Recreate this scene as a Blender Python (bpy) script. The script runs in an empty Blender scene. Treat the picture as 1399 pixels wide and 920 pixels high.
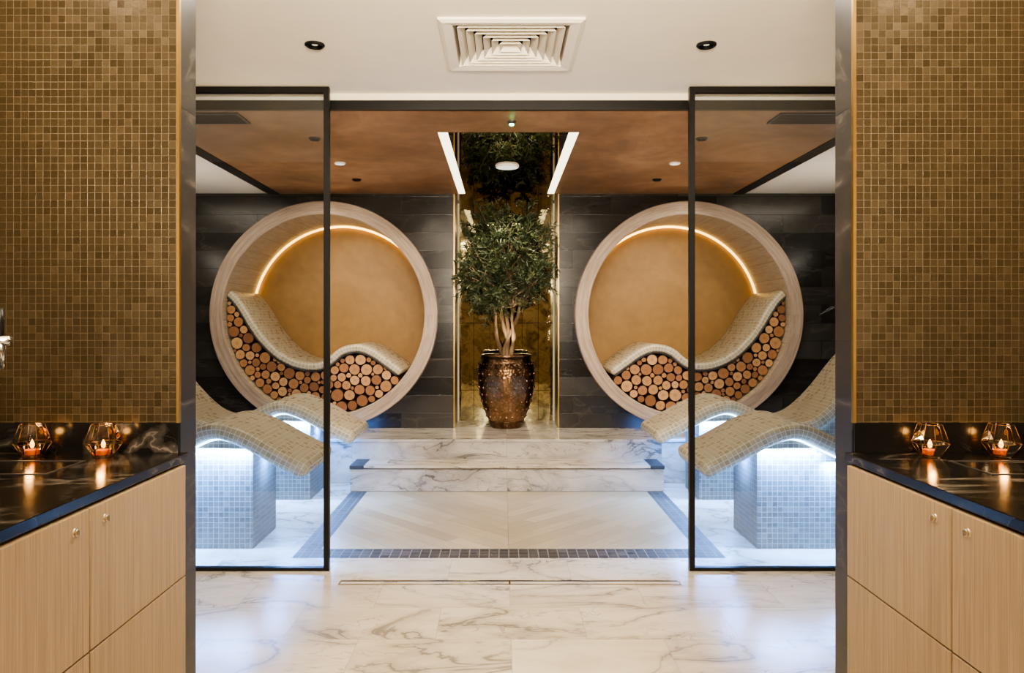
import bpy, bmesh, math, random
import numpy as np
from mathutils import Vector, Matrix
random.seed(7); np.random.seed(7)
S = bpy.context.scene
COL = S.collection
PI = math.pi
ORG = {}

def lin(c):
    out = []
    for x in c:
        x = x/255.0
        out.append(x/12.92 if x <= 0.04045 else ((x+0.055)/1.055)**2.4)
    return (out[0], out[1], out[2], 1.0)

# ------------------------------------------------------------------ mesh builder
class MB:
    def __init__(s):
        s.v = []; s.f = []; s.uv = []; s.sm = []
    def add(s, vs, fs, uvs=None, smooth=False):
        b = len(s.v)
        s.v += [Vector(p) for p in vs]
        for i, f in enumerate(fs):
            s.f.append([b+k for k in f]); s.uv.append(uvs[i] if uvs else None); s.sm.append(smooth)
        return s
    def box(s, x0, x1, y0, y1, z0, z1):
        if x0 > x1: x0, x1 = x1, x0
        vs = [(x0,y0,z0),(x1,y0,z0),(x1,y1,z0),(x0,y1,z0),(x0,y0,z1),(x1,y0,z1),(x1,y1,z1),(x0,y1,z1)]
        return s.add(vs, [(0,3,2,1),(4,5,6,7),(0,1,5,4),(1,2,6,5),(2,3,7,6),(3,0,4,7)])
    def quad(s, a, b, c, d):
        return s.add([a,b,c,d], [(0,1,2,3)])
    def rect(s, x0, x1, y0, y1, z):
        return s.quad((x0,y0,z),(x1,y0,z),(x1,y1,z),(x0,y1,z))
    def rectv(s, x0, x1, y, z0, z1):
        return s.quad((x0,y,z0),(x1,y,z0),(x1,y,z1),(x0,y,z1))
    def lathe(s, c, prof, seg=48, axis='Z', a0=0.0, a1=2*PI, smooth=True, brk=35):
        # split the profile at sharp corners so shading stays crisp
        runs = [[prof[0]]]
        for i in range(1, len(prof)):
            runs[-1].append(prof[i])
            if i < len(prof)-1:
                d1 = Vector((prof[i][0]-prof[i-1][0], prof[i][1]-prof[i-1][1]))
                d2 = Vector((prof[i+1][0]-prof[i][0], prof[i+1][1]-prof[i][1]))
                if d1.length > 1e-9 and d2.length > 1e-9 and d1.angle(d2) > math.radians(brk):
                    runs.append([prof[i]])
        closed = abs((a1-a0)-2*PI) < 1e-6
        n = seg if closed else seg+1
        for run in runs:
            vs = []; fs = []; us = []
            arc = [0]
            for i in range(1, len(run)):
                arc.append(arc[-1]+math.hypot(run[i][0]-run[i-1][0], run[i][1]-run[i-1][1]))
            rm = max(p[0] for p in run)
            for (r, h) in run:
                for k in range(n):
                    a = a0+(a1-a0)*k/seg
                    if axis == 'Z': vs.append((c[0]+r*math.cos(a), c[1]+r*math.sin(a), c[2]+h))
                    else: vs.append((c[0]+r*math.cos(a), c[1]+h, c[2]+r*math.sin(a)))
            for i in range(len(run)-1):
                for k in range(seg):
                    k2 = (k+1) % n
                    fs.append((i*n+k, i*n+k2, (i+1)*n+k2, (i+1)*n+k))
                    ua = (a0+(a1-a0)*k/seg)*rm; ub = (a0+(a1-a0)*(k+1)/seg)*rm
                    us.append([(ua,arc[i]),(ub,arc[i]),(ub,arc[i+1]),(ua,arc[i+1])])
            s.add(vs, fs, us, smooth)
        return s
    def disc(s, c, r, seg=48, axis='Z', h=0):
        vs = []
        for k in range(seg):
            a = 2*PI*k/seg
            if axis == 'Z': vs.append((c[0]+r*math.cos(a), c[1]+r*math.sin(a), c[2]+h))
            else: vs.append((c[0]+r*math.cos(a), c[1]+h, c[2]+r*math.sin(a)))
        return s.add(vs, [tuple(range(seg))])
    def tube(s, pts, rad, seg=8, closed=False):
        pts = [Vector(p) for p in pts]; n = len(pts)
        rads = rad if isinstance(rad, (list, tuple)) else [rad]*n
        vs = []; prev = None
        for i in range(n):
            if closed: t = (pts[(i+1) % n]-pts[i-1])
            else: t = pts[min(i+1, n-1)]-pts[max(i-1, 0)]
            if t.length < 1e-9: t = Vector((0,0,1))
            t.normalize()
            if prev is None:
                up = Vector((0,0,1)) if abs(t.z) < 0.9 else Vector((1,0,0))
                a = t.cross(up).normalized()
            else:
                a = (prev - t*prev.dot(t)).normalized()
            prev = a; b = t.cross(a)
            for k in range(seg):
                q = 2*PI*k/seg
                vs.append(pts[i]+(a*math.cos(q)+b*math.sin(q))*rads[i])
        fs = []
        m = n if closed else n-1
        for i in range(m):
            j = (i+1) % n
            for k in range(seg):
                k2 = (k+1) % seg
                fs.append((i*seg+k, i*seg+k2, j*seg+k2, j*seg+k))
        if not closed:
            fs.append(tuple(range(seg))[::-1]); fs.append(tuple((n-1)*seg+k for k in range(seg)))
        return s.add(vs, fs, None, True)
    def ball(s, c, r, seg=10, rings=6, sz=1.0):
        prof = [(r*math.sin(PI*i/rings), -r*sz*math.cos(PI*i/rings)) for i in range(rings+1)]
        return s.lathe(c, prof, seg, brk=179)
    def build(s, name, m, parent=None, bevel=0.0, origin=None):
        if parent is not None: o0 = ORG[parent.name]
        elif origin is not None: o0 = Vector(origin)
        else:
            xs = [p.x for p in s.v]; ys = [p.y for p in s.v]; zs = [p.z for p in s.v]
            o0 = Vector(((min(xs)+max(xs))/2, (min(ys)+max(ys))/2, min(zs)))
        bm = bmesh.new()
        lv = [bm.verts.new(p-o0) for p in s.v]
        ul = bm.loops.layers.uv.new('UVMap')
        for f, uv, sm in zip(s.f, s.uv, s.sm):
            try: fc = bm.faces.new([lv[k] for k in f])
            except ValueError: continue
            fc.smooth = sm
            if uv:
                for l, q in zip(fc.loops, uv): l[ul].uv = q
            else:
                fc.normal_update(); nn = fc.normal
                ax = max(range(3), key=lambda i: abs(nn[i]))
                for l in fc.loops:
                    w = l.vert.co+o0
                    l[ul].uv = (w.y, w.z) if ax == 0 else ((w.x, w.z) if ax == 1 else (w.x, w.y))
        bmesh.ops.recalc_face_normals(bm, faces=bm.faces)
        me = bpy.data.meshes.new(name); bm.to_mesh(me); bm.free()
        me.materials.append(m)
        o = bpy.data.objects.new(name, me); COL.objects.link(o)
        if parent is not None: o.parent = parent
        else: o.location = o0
        ORG[o.name] = o0
        if bevel:
            bv = o.modifiers.new('Bevel', 'BEVEL'); bv.width = bevel; bv.segments = 2; bv.limit_method = 'ANGLE'
        return o

def tag(o, label, cat, group=None):
    o['label'] = label; o['category'] = cat
    if group: o['group'] = group
    return o
def thing(name, label, cat, loc, group=None):
    o = bpy.data.objects.new(name, None); COL.objects.link(o); o.location = loc
    o.empty_display_size = 0.1
    ORG[o.name] = Vector(loc)
    return tag(o, label, cat, group)
def struct(name, mb, m, bevel=0.0):
    o = mb.build(name, m, None, bevel); o['kind'] = 'structure'; return o

# ------------------------------------------------------------------ materials
class G:
    def __init__(s, name):
        s.m = bpy.data.materials.new(name); s.m.use_nodes = True
        s.nt = s.m.node_tree; s.b = s.nt.nodes['Principled BSDF']; s.out = s.nt.nodes['Material Output']
    def node(s, t, **kw):
        n = s.nt.nodes.new(t)
        for k, v in kw.items(): setattr(n, k, v)
        return n
    def put(s, n, key, val):
        sk = n.inputs[key]
        if isinstance(val, bpy.types.NodeSocket): s.nt.links.new(val, sk)
        else: sk.default_value = val
    def math(s, op, a, b=0.0, c=0.0, clamp=False):
        n = s.node('ShaderNodeMath', operation=op, use_clamp=clamp)
        s.put(n, 0, a); s.put(n, 1, b); s.put(n, 2, c)
        return n.outputs[0]
    def uv(s): return s.node('ShaderNodeUVMap').outputs[0]
    def obj(s): return s.node('ShaderNodeTexCoord').outputs['Object']
    def sep(s, v):
        n = s.node('ShaderNodeSeparateXYZ'); s.put(n, 0, v); return n.outputs[0], n.outputs[1], n.outputs[2]
    def comb(s, x, y, z=0.0):
        n = s.node('ShaderNodeCombineXYZ'); s.put(n, 0, x); s.put(n, 1, y); s.put(n, 2, z); return n.outputs[0]
    def mapv(s, v, scale=(1,1,1), rot=(0,0,0), loc=(0,0,0)):
        n = s.node('ShaderNodeMapping'); s.put(n, 0, v); s.put(n, 'Scale', scale); s.put(n, 'Rotation', rot); s.put(n, 'Location', loc); return n.outputs[0]
    def vadd(s, a, b, op='ADD'):
        n = s.node('ShaderNodeVectorMath', operation=op); s.put(n, 0, a); s.put(n, 1, b); return n.outputs[0]
    def noise(s, v, scale, detail=3.0, rough=0.5, dist=0.0):
        n = s.node('ShaderNodeTexNoise'); s.put(n, 'Vector', v); s.put(n, 'Scale', scale); s.put(n, 'Detail', detail); s.put(n, 'Roughness', rough); s.put(n, 'Distortion', dist)
        return n.outputs[0]
    def white(s, v):
        n = s.node('ShaderNodeTexWhiteNoise', noise_dimensions='2D'); s.put(n, 'Vector', v); return n.outputs['Value'], n.outputs['Color']
    def ramp(s, f, stops, interp='LINEAR'):
        n = s.node('ShaderNodeValToRGB'); s.put(n, 0, f); e = n.color_ramp; e.interpolation = interp
        while len(e.elements) < len(stops): e.elements.new(0.5)
        for el, (p, c) in zip(e.elements, stops):
            el.position = p; el.color = c
        return n.outputs[0]
    def mix(s, f, a, b, blend='MIX'):
        n = s.node('ShaderNodeMix', data_type='RGBA', blend_type=blend)
        s.put(n, 0, f); s.put(n, 6, a); s.put(n, 7, b); return n.outputs[2]
    def range(s, v, a, b, c=0.0, d=1.0):
        n = s.node('ShaderNodeMapRange', interpolation_type='SMOOTHSTEP')
        s.put(n, 0, v); s.put(n, 1, a); s.put(n, 2, b); s.put(n, 3, c); s.put(n, 4, d); return n.outputs[0]
    def bump(s, h, strength=0.3, dist=0.002):
        n = s.node('ShaderNodeBump'); s.put(n, 'Height', h); s.put(n, 'Strength', strength); s.put(n, 'Distance', dist)
        s.put(s.b, 'Normal', n.outputs[0])
    def set(s, **kw):
        for k, v in kw.items():
            s.put(s.b, {'color':'Base Color','rough':'Roughness','metal':'Metallic','ec':'Emission Color','es':'Emission Strength','spec':'Specular IOR Level'}[k], v)
        return s
    def grid(s, uv, w, h, offset=0.0, gw=0.001):
        u, v, _ = s.sep(uv)
        vv = s.math('DIVIDE', v, h); row = s.math('FLOOR', vv)
        uu = s.math('DIVIDE', u, w)
        if offset:
            uu = s.math('ADD', uu, s.math('MULTIPLY', s.math('FLOORED_MODULO', row, 2.0), offset))
        colm = s.math('FLOOR', uu)
        fu = s.math('SUBTRACT', uu, colm); fv = s.math('SUBTRACT', vv, row)
        du = s.math('MULTIPLY', s.math('MINIMUM', fu, s.math('SUBTRACT', 1.0, fu)), w)
        dv = s.math('MULTIPLY', s.math('MINIMUM', fv, s.math('SUBTRACT', 1.0, fv)), h)
        d = s.math('MINIMUM', du, dv)
        tile = s.range(d, gw*0.6, gw*1.4)          # 0 in the joint, 1 on the tile
        return s.comb(colm, row), tile

def plain(name, c, rough=0.5, metal=0.0, var=0.06, scale=6.0, spec=0.5):
    g = G(name); L = lin(c)
    f = g.noise(g.obj(), scale, 4)
    lo = tuple(x*(1-var*2) for x in L[:3])+(1,); hi = tuple(min(1, x*(1+var*2)) for x in L[:3])+(1,)
    g.set(color=g.ramp(f, [(0.3, lo), (0.7, hi)]), rough=rough, metal=metal, spec=spec)
    return g.m
def mosaic(name, p, cols, grout, gw=0.0011, rough=0.3, metal=0.0, bump=0.5, cloud=0.25, fineamt=0.2):
    g = G(name); uv = g.uv()
    idv, tile = g.grid(uv, p, p, 0, gw)
    val, col = g.white(idv)
    n = len(cols)
    c = g.ramp(val, [(i/(n-1), lin(k)) for i, k in enumerate(cols)])
    cl = g.noise(uv, 5.0, 2)
    c = g.mix(g.math('MULTIPLY', g.range(cl, 0.35, 0.65), cloud), c, lin([x*0.55 for x in cols[0]]))
    fine = g.noise(uv, 120, 2)
    c = g.mix(g.math('MULTIPLY', fine, fineamt), c, lin(cols[-1]))
    c = g.mix(tile, lin(grout), c)
    r = g.math('ADD', g.math('MULTIPLY', val, 0.15), rough)
    g.set(color=c, rough=g.math('ADD', r, g.math('MULTIPLY', g.math('SUBTRACT', 1.0, tile), 0.3)), metal=g.math('MULTIPLY', tile, metal))
    h = g.math('ADD', tile, g.math('MULTIPLY', fine, 0.35))
    g.bump(h, bump, 0.0015)
    return g.m
def marble(name, base, base2, vein, tw=0.6, th=0.3, off=0.5, joint=None, gw=0.0012, rough=0.15, scale=1.0, tilevar=0.0, veinamt=1.0, rot=0.6, ctr=0.5, vw=0.022, spec=0.5):
    g = G(name); uv = g.uv()
    idv, tile = g.grid(uv, tw, th, off, gw)
    val, col = g.white(idv)
    p = g.vadd(uv, g.vadd(col, (9.0, 9.0, 9.0), 'MULTIPLY'))
    p = g.mapv(p, (1.0*scale, 2.3*scale, 1.0), (0, 0, rot))
    n1 = g.noise(p, 1.3, 6, 0.54, 0.7)
    a1 = g.math('ABSOLUTE', g.math('SUBTRACT', n1, ctr))
    v1 = g.range(a1, 0.0, vw, 1.0, 0.0)
    halo = g.range(a1, 0.0, vw*4, 0.4, 0.0)
    v1 = g.math('MAXIMUM', v1, halo)
    n2 = g.noise(g.vadd(p, (4.3, 1.7, 0.0)), 2.4, 6, 0.54, 1.2)
    v2 = g.range(g.math('ABSOLUTE', g.math('SUBTRACT', n2, 0.52)), 0.0, vw*.6, 0.65, 0.0)
    gate = g.range(g.noise(p, 1.1, 2), 0.40, 0.58)
    v = g.math('MAXIMUM', g.math('MULTIPLY', v1, g.math('ADD', g.math('MULTIPLY', gate, 0.6), 0.4)), g.math('MULTIPLY', v2, gate))
    v = g.math('MULTIPLY', v, veinamt, clamp=True)
    cl = g.range(g.noise(p, 1.6, 5, 0.6, 0.8), 0.35, 0.7)
    c = g.mix(cl, lin(base), lin(base2))
    if tilevar:
        k = g.range(val, 0.0, 1.0, 1.0-tilevar, 1.0+tilevar)
        hs = g.node('ShaderNodeHueSaturation'); g.put(hs, 'Value', k); g.put(hs, 'Color', c); c = hs.outputs[0]
    c = g.mix(v, c, lin(vein))
    c = g.mix(tile, lin(joint or vein), c)
    g.set(color=c, rough=g.math('ADD', rough, g.math('MULTIPLY', g.noise(p, 12, 3), 0.08)), spec=spec)
    g.bump(tile, 0.25, 0.001)
    return g.m
def wood(name, c1, c2, along='u', rough=0.5, sx=2.0, sy=60.0, plank=0):
    g = G(name); uv = g.uv()
    sc = (sx, sy, 1) if along == 'u' else (sy, sx, 1)
    n = g.noise(g.mapv(uv, sc), 1.0, 5, 0.65, 0.4)
    n2 = g.noise(g.mapv(uv, (sc[0]*3, sc[1]*3, 1)), 1.0, 2)
    f = g.math('ADD', g.math('MULTIPLY', n, 0.7), g.math('MULTIPLY', n2, 0.3))
    c = g.ramp(f, [(0.36, lin(c1)), (0.62, lin(c2))])
    if plank:
        idv, tile = g.grid(uv, plank, 10.0, 0, 0.0012)
        c = g.mix(tile, lin([x*0.55 for x in c1]), c)
    g.set(color=c, rough=rough)
    g.bump(f, 0.15, 0.001)
    return g.m
def emit(name, c, strength):
    g = G(name)
    f = g.noise(g.obj(), 3.0, 1)
    e = g.node('ShaderNodeEmission'); g.put(e, 'Color', g.mix(f, lin(c), lin([min(255, x*1.01) for x in c]))); g.put(e, 'Strength', strength)
    g.nt.links.new(e.outputs[0], g.out.inputs[0])
    return g.m

M = {}
M['gold_mosaic'] = mosaic('gold_mosaic', 0.0188, [(59,49,32),(65,54,36),(62,51,33),(71,59,39)], (70,58,39), 0.0005, 0.2, 0.5, 0.4, 0.18, 0.3)
M['bed_mosaic'] = mosaic('bed_mosaic', 0.029, [(160,150,125),(172,162,136),(166,156,130),(182,171,145)], (220,212,194), 0.0016, 0.25, 0.0, 0.3, 0.0, 0.1)
M['grey_mosaic'] = mosaic('grey_mosaic', 0.029, [(104,99,91),(122,117,107),(112,107,98),(134,129,118)], (170,165,156), 0.0014, 0.3, 0.0, 0.3, 0.1, 0.1)
M['border_mosaic'] = mosaic('border_mosaic', 0.053, [(48,44,39),(70,65,58),(58,54,48),(84,78,70)], (134,125,110), 0.0020, 0.45, 0.0, 0.4, 0.1)
M['white_marble'] = marble('white_marble', (212,199,177), (194,180,157), (112,104,94), 0.6, 0.32, 0.5, (162,149,130), gw=.0009, vw=.019, veinamt=.85, scale=1.0, rot=0.8, rough=.2)
M['step_marble'] = marble('step_marble', (203,195,183), (172,164,153), (86,80,75), 1.2, 3.0, 0.0, (150,144,136), scale=1.4, rot=0.9, vw=.026, veinamt=.9)
M['dark_marble'] = marble('dark_marble', (46,44,41), (57,54,51), (130,123,112), 0.9, 0.155, 0.37, (26,25,24), 0.0015, 0.16, tilevar=0.55, veinamt=0.2, vw=.006)
M['pier_marble'] = marble('pier_marble', (32,31,31), (43,41,40), (112,105,98), 3.0, 0.6, 0.0, (22,21,21), 0.001, 0.3, tilevar=0.1, veinamt=0.35, rot=0.3, vw=.008, spec=.35)
M['black_marble'] = marble('black_marble', (15,14,13), (22,21,20), (150,140,128), 5.0, 5.0, 0.0, (20,18,16), 0.0005, 0.12, veinamt=0.5, rot=0.5, vw=.006, spec=.25)
M['oak'] = wood('oak', (122,102,76), (148,127,98), 'v', 0.5, 2.4, 160)
M['limed_oak'] = wood('limed_oak', (142,122,104), (182,161,141), 'u', 0.5, 3.0, 45)
M['liner_oak'] = wood('liner_oak', (182,164,138), (206,190,165), 'v', 0.5, 3.0, 40, 0.16)
M['white_paint'] = plain('white_paint', (249,239,217), 0.7, 0, 0.01)
M['wall_paint'] = plain('wall_paint', (136,120,96), 0.7, 0, 0.04)
M['black_metal'] = plain('black_metal', (24,23,22), 0.35, 0.3, 0.05)
M['brass'] = plain('brass', (176,144,88), 0.28, 1.0, 0.05)
M['chrome'] = plain('chrome', (210,210,210), 0.12, 1.0, 0.02)
M['satin_steel'] = plain('satin_steel', (196,184,164), 0.32, 1.0, 0.02)
M['copper_wire'] = plain('copper_wire', (122,92,58), 0.32, 1.0, 0.05)
M['dark_trim'] = plain('dark_trim', (52,48,44), 0.4, 0, 0.1)
M['dark_void'] = plain('dark_void', (14,12,10), 0.9, 0, 0.1)
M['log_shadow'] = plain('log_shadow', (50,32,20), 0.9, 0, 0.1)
M['carcass'] = plain('carcass', (60,48,36), 0.6, 0, 0.1)
M['soil'] = plain('soil', (46,34,24), 0.95, 0, 0.3, 40)
M['wax'] = plain('wax', (160,96,46), 0.5, 0, 0.04)
M['vent_white'] = plain('vent_white', (245,236,217), 0.5, 0, 0.01)

def mk_copper():
    g = G('copper_plaster'); p = g.obj()
    n = g.noise(p, 1.8, 8, 0.62, 0.8); n2 = g.noise(p, 9, 5, 0.6)
    f = g.math('ADD', g.math('MULTIPLY', n, 0.75), g.math('MULTIPLY', n2, 0.25))
    g.set(color=g.ramp(f, [(0.34, lin((124,89,59))), (0.5, lin((157,117,80))), (0.66, lin((186,144,105)))]), rough=0.42, metal=0.12)
    return g.m
M['copper'] = mk_copper()
def mk_disc():
    g = G('bronze_plaster'); p = g.obj()
    n = g.noise(p, 2.2, 8, 0.6, 0.6); n2 = g.noise(p, 14, 4)
    f = g.math('ADD', g.math('MULTIPLY', n, 0.7), g.math('MULTIPLY', n2, 0.3))
    g.set(color=g.ramp(f, [(0.3, lin((134,102,58))), (0.7, lin((162,127,76)))]), rough=0.5, metal=0.05)
    return g.m
M['bronze'] = mk_disc()
def mk_mirror():
    g = G('antique_mirror'); uv = g.uv()
    idv, tile = g.grid(uv, 0.1483, 0.62, 0.0, 0.002)
    n = g.noise(uv, 7, 8, 0.7, 1.2)
    c = g.ramp(n, [(0.35, lin((98,93,72))), (0.55, lin((164,156,122))), (0.7, lin((128,120,92)))])
    c = g.mix(tile, lin((20,16,12)), c)
    g.set(color=c, rough=g.range(n, 0.45, 0.7, 0.0, 0.08), metal=1.0)
    g.bump(g.noise(uv, 16, 3), 0.12, 0.004)
    return g.m
M['mirror'] = mk_mirror()
def mk_mirror2():
    g = G('smoked_mirror'); n = g.noise(g.uv(), 5, 5)
    g.set(color=g.ramp(n, [(0.3, lin((120,108,88))), (0.7, lin((148,134,110)))]), rough=0.02, metal=1.0)
    return g.m
M['smoked'] = mk_mirror2()
def mk_glass(name, c, ior):
    g = G(name)
    tr = g.node('ShaderNodeBsdfTransparent'); gl = g.node('ShaderNodeBsdfGlossy')
    n = g.noise(g.obj(), 2.0, 1)
    g.put(tr, 'Color', g.mix(n, c, tuple(min(1, x+.005) for x in c))); g.put(gl, 'Roughness', 0.0); g.put(gl, 'Color', (1,1,1,1))
    fr = g.node('ShaderNodeFresnel'); g.put(fr, 'IOR', ior)
    mx = g.node('ShaderNodeMixShader'); g.put(mx, 0, fr.outputs[0]); g.put(mx, 1, tr.outputs[0]); g.put(mx, 2, gl.outputs[0])
    g.nt.links.new(mx.outputs[0], g.out.inputs[0])
    return g.m
M['glass'] = mk_glass('tinted_glass', (0.90,0.91,0.915,1), 1.7)
M['cup_glass'] = mk_glass('amber_glass', (0.95,0.80,0.58,1), 1.4)
M['pane_glass'] = mk_glass('clear_amber_glass', (0.97,0.90,0.78,1), 1.35)
def mk_chevron():
    g = G('chevron_floor'); u, v, _ = g.sep(g.uv())
    au = g.math('ABSOLUTE', u)
    c45 = 0.70710678
    a = g.math('MULTIPLY', g.math('SUBTRACT', v, au), c45)
    b = g.math('MULTIPLY', g.math('ADD', v, au), c45)
    sgn = g.math('SIGN', u)
    q = g.comb(g.math('ADD', b, g.math('MULTIPLY', sgn, 7.13)), a)
    idv, tile = g.grid(q, 0.9, 0.10, 0.37, 0.0010)
    seam = g.range(au, 0.001, 0.002)
    val, col = g.white(idv)
    gr = g.noise(g.mapv(q, (3, 60, 1)), 1.0, 4, 0.6, 0.3)
    f = g.math('ADD', g.math('MULTIPLY', gr, 0.6), g.math('MULTIPLY', val, 0.4))
    c = g.ramp(f, [(0.2, lin((160,141,109))), (0.8, lin((193,174,139)))])
    c = g.mix(g.math('MINIMUM', tile, seam), lin((122,105,78)), c)
    g.set(color=c, rough=0.3)
    return g.m
M['chevron'] = mk_chevron()
def mk_cut():
    g = G('cut_wood'); p = g.obj(); x, y, z = g.sep(p)
    oi = g.node('ShaderNodeObjectInfo').outputs['Random']
    w = g.noise(g.vadd(p, g.comb(oi, oi, oi)), 2.0, 2)
    r = g.math('SQRT', g.math('ADD', g.math('MULTIPLY', x, x), g.math('MULTIPLY', z, z)))
    ring = g.math('SINE', g.math('MULTIPLY', g.math('ADD', r, g.math('MULTIPLY', w, 0.25)), 46.0))
    ring = g.math('ADD', g.math('MULTIPLY', ring, 0.5), 0.5)
    base = g.ramp(oi, [(0.0, lin((124,82,47))), (0.35, lin((156,108,66))), (0.7, lin((180,134,86))), (1.0, lin((202,158,108)))])
    c = g.mix(g.math('MULTIPLY', ring, 0.28), base, lin((110,68,38)))
    core = g.range(r, 0.0, 0.5, 0.45, 0.0)
    c = g.mix(core, c, lin((128,78,42)))
    ang = g.math('ADD', g.math('ARCTAN2', z, x), g.math('MULTIPLY', oi, 6.0))
    cr = g.math('ABSOLUTE', g.math('SINE', g.math('MULTIPLY', ang, 1.5)))
    crm = g.math('MULTIPLY', g.range(cr, 0.0, 0.10, 1.0, 0.0), g.range(r, 0.15, 0.5, 0.0, 0.7))
    c = g.mix(crm, c, lin((74,44,25)))
    g.set(color=c, rough=0.65)
    return g.m
M['cut'] = mk_cut()
M['bark'] = plain('bark', (72,46,28), 0.85, 0, 0.25, 12)
def mk_leaf():
    g = G('olive_leaf'); n = g.noise(g.obj(), 16, 2)
    g.set(color=g.ramp(n, [(0.3, lin((34,42,24))), (0.52, lin((57,66,37))), (0.72, lin((104,112,72)))]), rough=0.42)
    return g.m
M['leaf'] = mk_leaf()
def mk_trunk():
    g = G('olive_bark'); p = g.mapv(g.obj(), (14, 14, 3))
    n = g.noise(p, 2.0, 6, 0.65, 0.6)
    g.set(color=g.ramp(n, [(0.3, lin((70,54,38))), (0.65, lin((146,120,88)))]), rough=0.85)
    g.bump(n, 1.0, 0.02)
    return g.m
M['trunk'] = mk_trunk()
def mk_pot():
    g = G('hammered_copper'); p = g.obj()
    x, y, z = g.sep(p)
    v = g.node('ShaderNodeTexVoronoi'); g.put(v, 'Vector', p); g.put(v, 'Scale', 46.0)
    n = g.noise(p, 8, 5)
    c = g.ramp(n, [(0.3, lin((130,100,72))), (0.6, lin((174,138,104))), (0.8, lin((204,170,134)))])
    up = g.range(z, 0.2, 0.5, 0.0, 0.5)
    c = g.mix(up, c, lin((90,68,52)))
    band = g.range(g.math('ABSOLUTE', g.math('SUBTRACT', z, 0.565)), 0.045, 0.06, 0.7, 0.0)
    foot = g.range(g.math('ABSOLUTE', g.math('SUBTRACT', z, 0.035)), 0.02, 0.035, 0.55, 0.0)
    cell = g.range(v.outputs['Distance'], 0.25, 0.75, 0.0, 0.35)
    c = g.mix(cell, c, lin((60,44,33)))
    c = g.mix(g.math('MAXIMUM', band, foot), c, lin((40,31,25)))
    g.set(color=c, rough=0.28, metal=1.0)
    g.bump(v.outputs['Distance'], 0.4, 0.008)
    return g.m
M['pot'] = mk_pot()
M['led_blue'] = emit('led_blue', (165,205,255), 11)
M['led_warm'] = emit('led_warm', (255,196,98), 5)
M['led_slot'] = emit('led_slot', (255,238,208), 2.4)
M['led_niche'] = emit('led_niche', (255,222,168), 0.4)
M['flame'] = emit('flame', (255,150,40), 9)
M['green_led'] = emit('green_led', (60,255,140), 12)
M['lamp_lens'] = emit('lamp_lens', (255,236,200), 0.5)
M['disc_white_glow'] = emit('disc_white_glow', (255,246,228), 0.9)  # glow put into the white speaker discs, which are no lamps

# ------------------------------------------------------------------ dimensions
ZN = 2.43; ZC = 2.347
YW = 1.87; YG = 3.68; YB = 6.27; PZ = 0.341
XL = 3.1

# ------------------------------------------------------------------ setting
f = MB(); f.rect(-XL, XL, -1.6, 3.87, 0)
f.rect(-XL, -1.15, 3.87, 5.67, 0); f.rect(1.15, XL, 3.87, 5.67, 0)
struct('floor', f, M['white_marble'])
f = MB(); f.rect(-1.15, 1.15, 3.87, 4.03, 0); f.rect(-1.15, -1.03, 4.03, 5.39, 0); f.rect(1.03, 1.15, 4.03, 5.39, 0)
struct('floor_border', f, M['border_mosaic'])
f = MB(); f.rect(-1.03, 0, 4.03, 5.39, 0); f.rect(0, 1.03, 4.03, 5.39, 0)
struct('floor_inlay', f, M['chevron'])
f = MB(); f.box(-XL, XL, 5.67, 6.27, 0, PZ-.022); f.box(-XL, XL, 5.660, 6.27, PZ-.0215, PZ); f.box(-0.445, 0.445, 6.27, 6.76, 0.1, PZ)
struct('floor_platform', f, M['step_marble'], 0.003)

# near white ceiling with the vent's hole
hx, hy0, hy1 = 0.25, 2.865, 3.365
f = MB()
f.rect(-XL, XL, -1.6, hy0, ZN); f.rect(-XL, -hx, hy0, hy1, ZN); f.rect(hx, XL, hy0, hy1, ZN); f.rect(-XL, XL, hy1, 3.78, ZN)
struct('ceiling', f, M['white_paint'])
f = MB(); f.rect(-XL, -2.03, 3.78, YB, ZC+.004); f.rect(2.03, XL, 3.78, YB, ZC+.004)
struct('ceiling_side', f, M['white_paint'])
f = MB(); f.rect(-1.94, -0.41, 3.78, YB, ZC); f.rect(0.41, 1.94, 3.78, YB, ZC); f.rect(-0.41, 0.41, 3.78, 4.235, ZC)
struct('ceiling_copper', f, M['copper'])
f = MB(); f.rect(-0.352, 0.352, 4.235, YB+.49, ZC+.006)
f.rect(-0.445, -0.352, YB, YB+.49, ZC+.006); f.rect(0.352, 0.445, YB, YB+.49, ZC+.006)
struct('ceiling_mirror', f, M['smoked'])
f = MB(); f.box(-2.03, -1.94, 3.8, YB-.002, ZC-.006, ZC+.01); f.box(1.94, 2.03, 3.8, YB-.002, ZC-.006, ZC+.01)
struct('trim_1', f, M['black_metal'])
struct('trim_2', MB().box(-XL, XL, 3.78, 3.80, 2.394, ZN+.01), M['white_paint'])
struct('trim_3', MB().box(-XL, XL, 3.775, 3.80, ZC-.002, 2.394), M['black_metal'])

# piers with mosaic faces
for sx, nm in ((-1, 'left'), (1, 'right')):
    struct('wall_pier_'+nm, MB().box(sx*0.857, sx*XL, YW, 1.962, 0, ZN), M['pier_marble'])
    struct('wall_mosaic_'+nm, MB().box(sx*0.864, sx*1.60, YW-.008, YW-.0005, 0.993, ZN), M['gold_mosaic'])
    struct('trim_brass_'+nm, MB().box(sx*0.856, sx*0.8635, YW-.011, YW-.0005, 0.993, ZN), M['brass'])
    struct('wall_corridor_'+nm, MB().box(sx*1.60, sx*1.7, -1.6, YW-.0005, 0, ZN), M['wall_paint'])
    struct('wall_'+nm, MB().box(sx*XL, sx*(XL+.1), 1.962, YB, 0, ZN), M['dark_marble'])
    struct('wall_partition_'+nm, MB().box(sx*2.105, sx*XL, YG-.04, YG+.04, 0, ZN), M['dark_marble'])
struct('wall_rear', MB().box(-1.7, 1.7, -1.7, -1.6, 0, ZN), M['wall_paint'])

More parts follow.
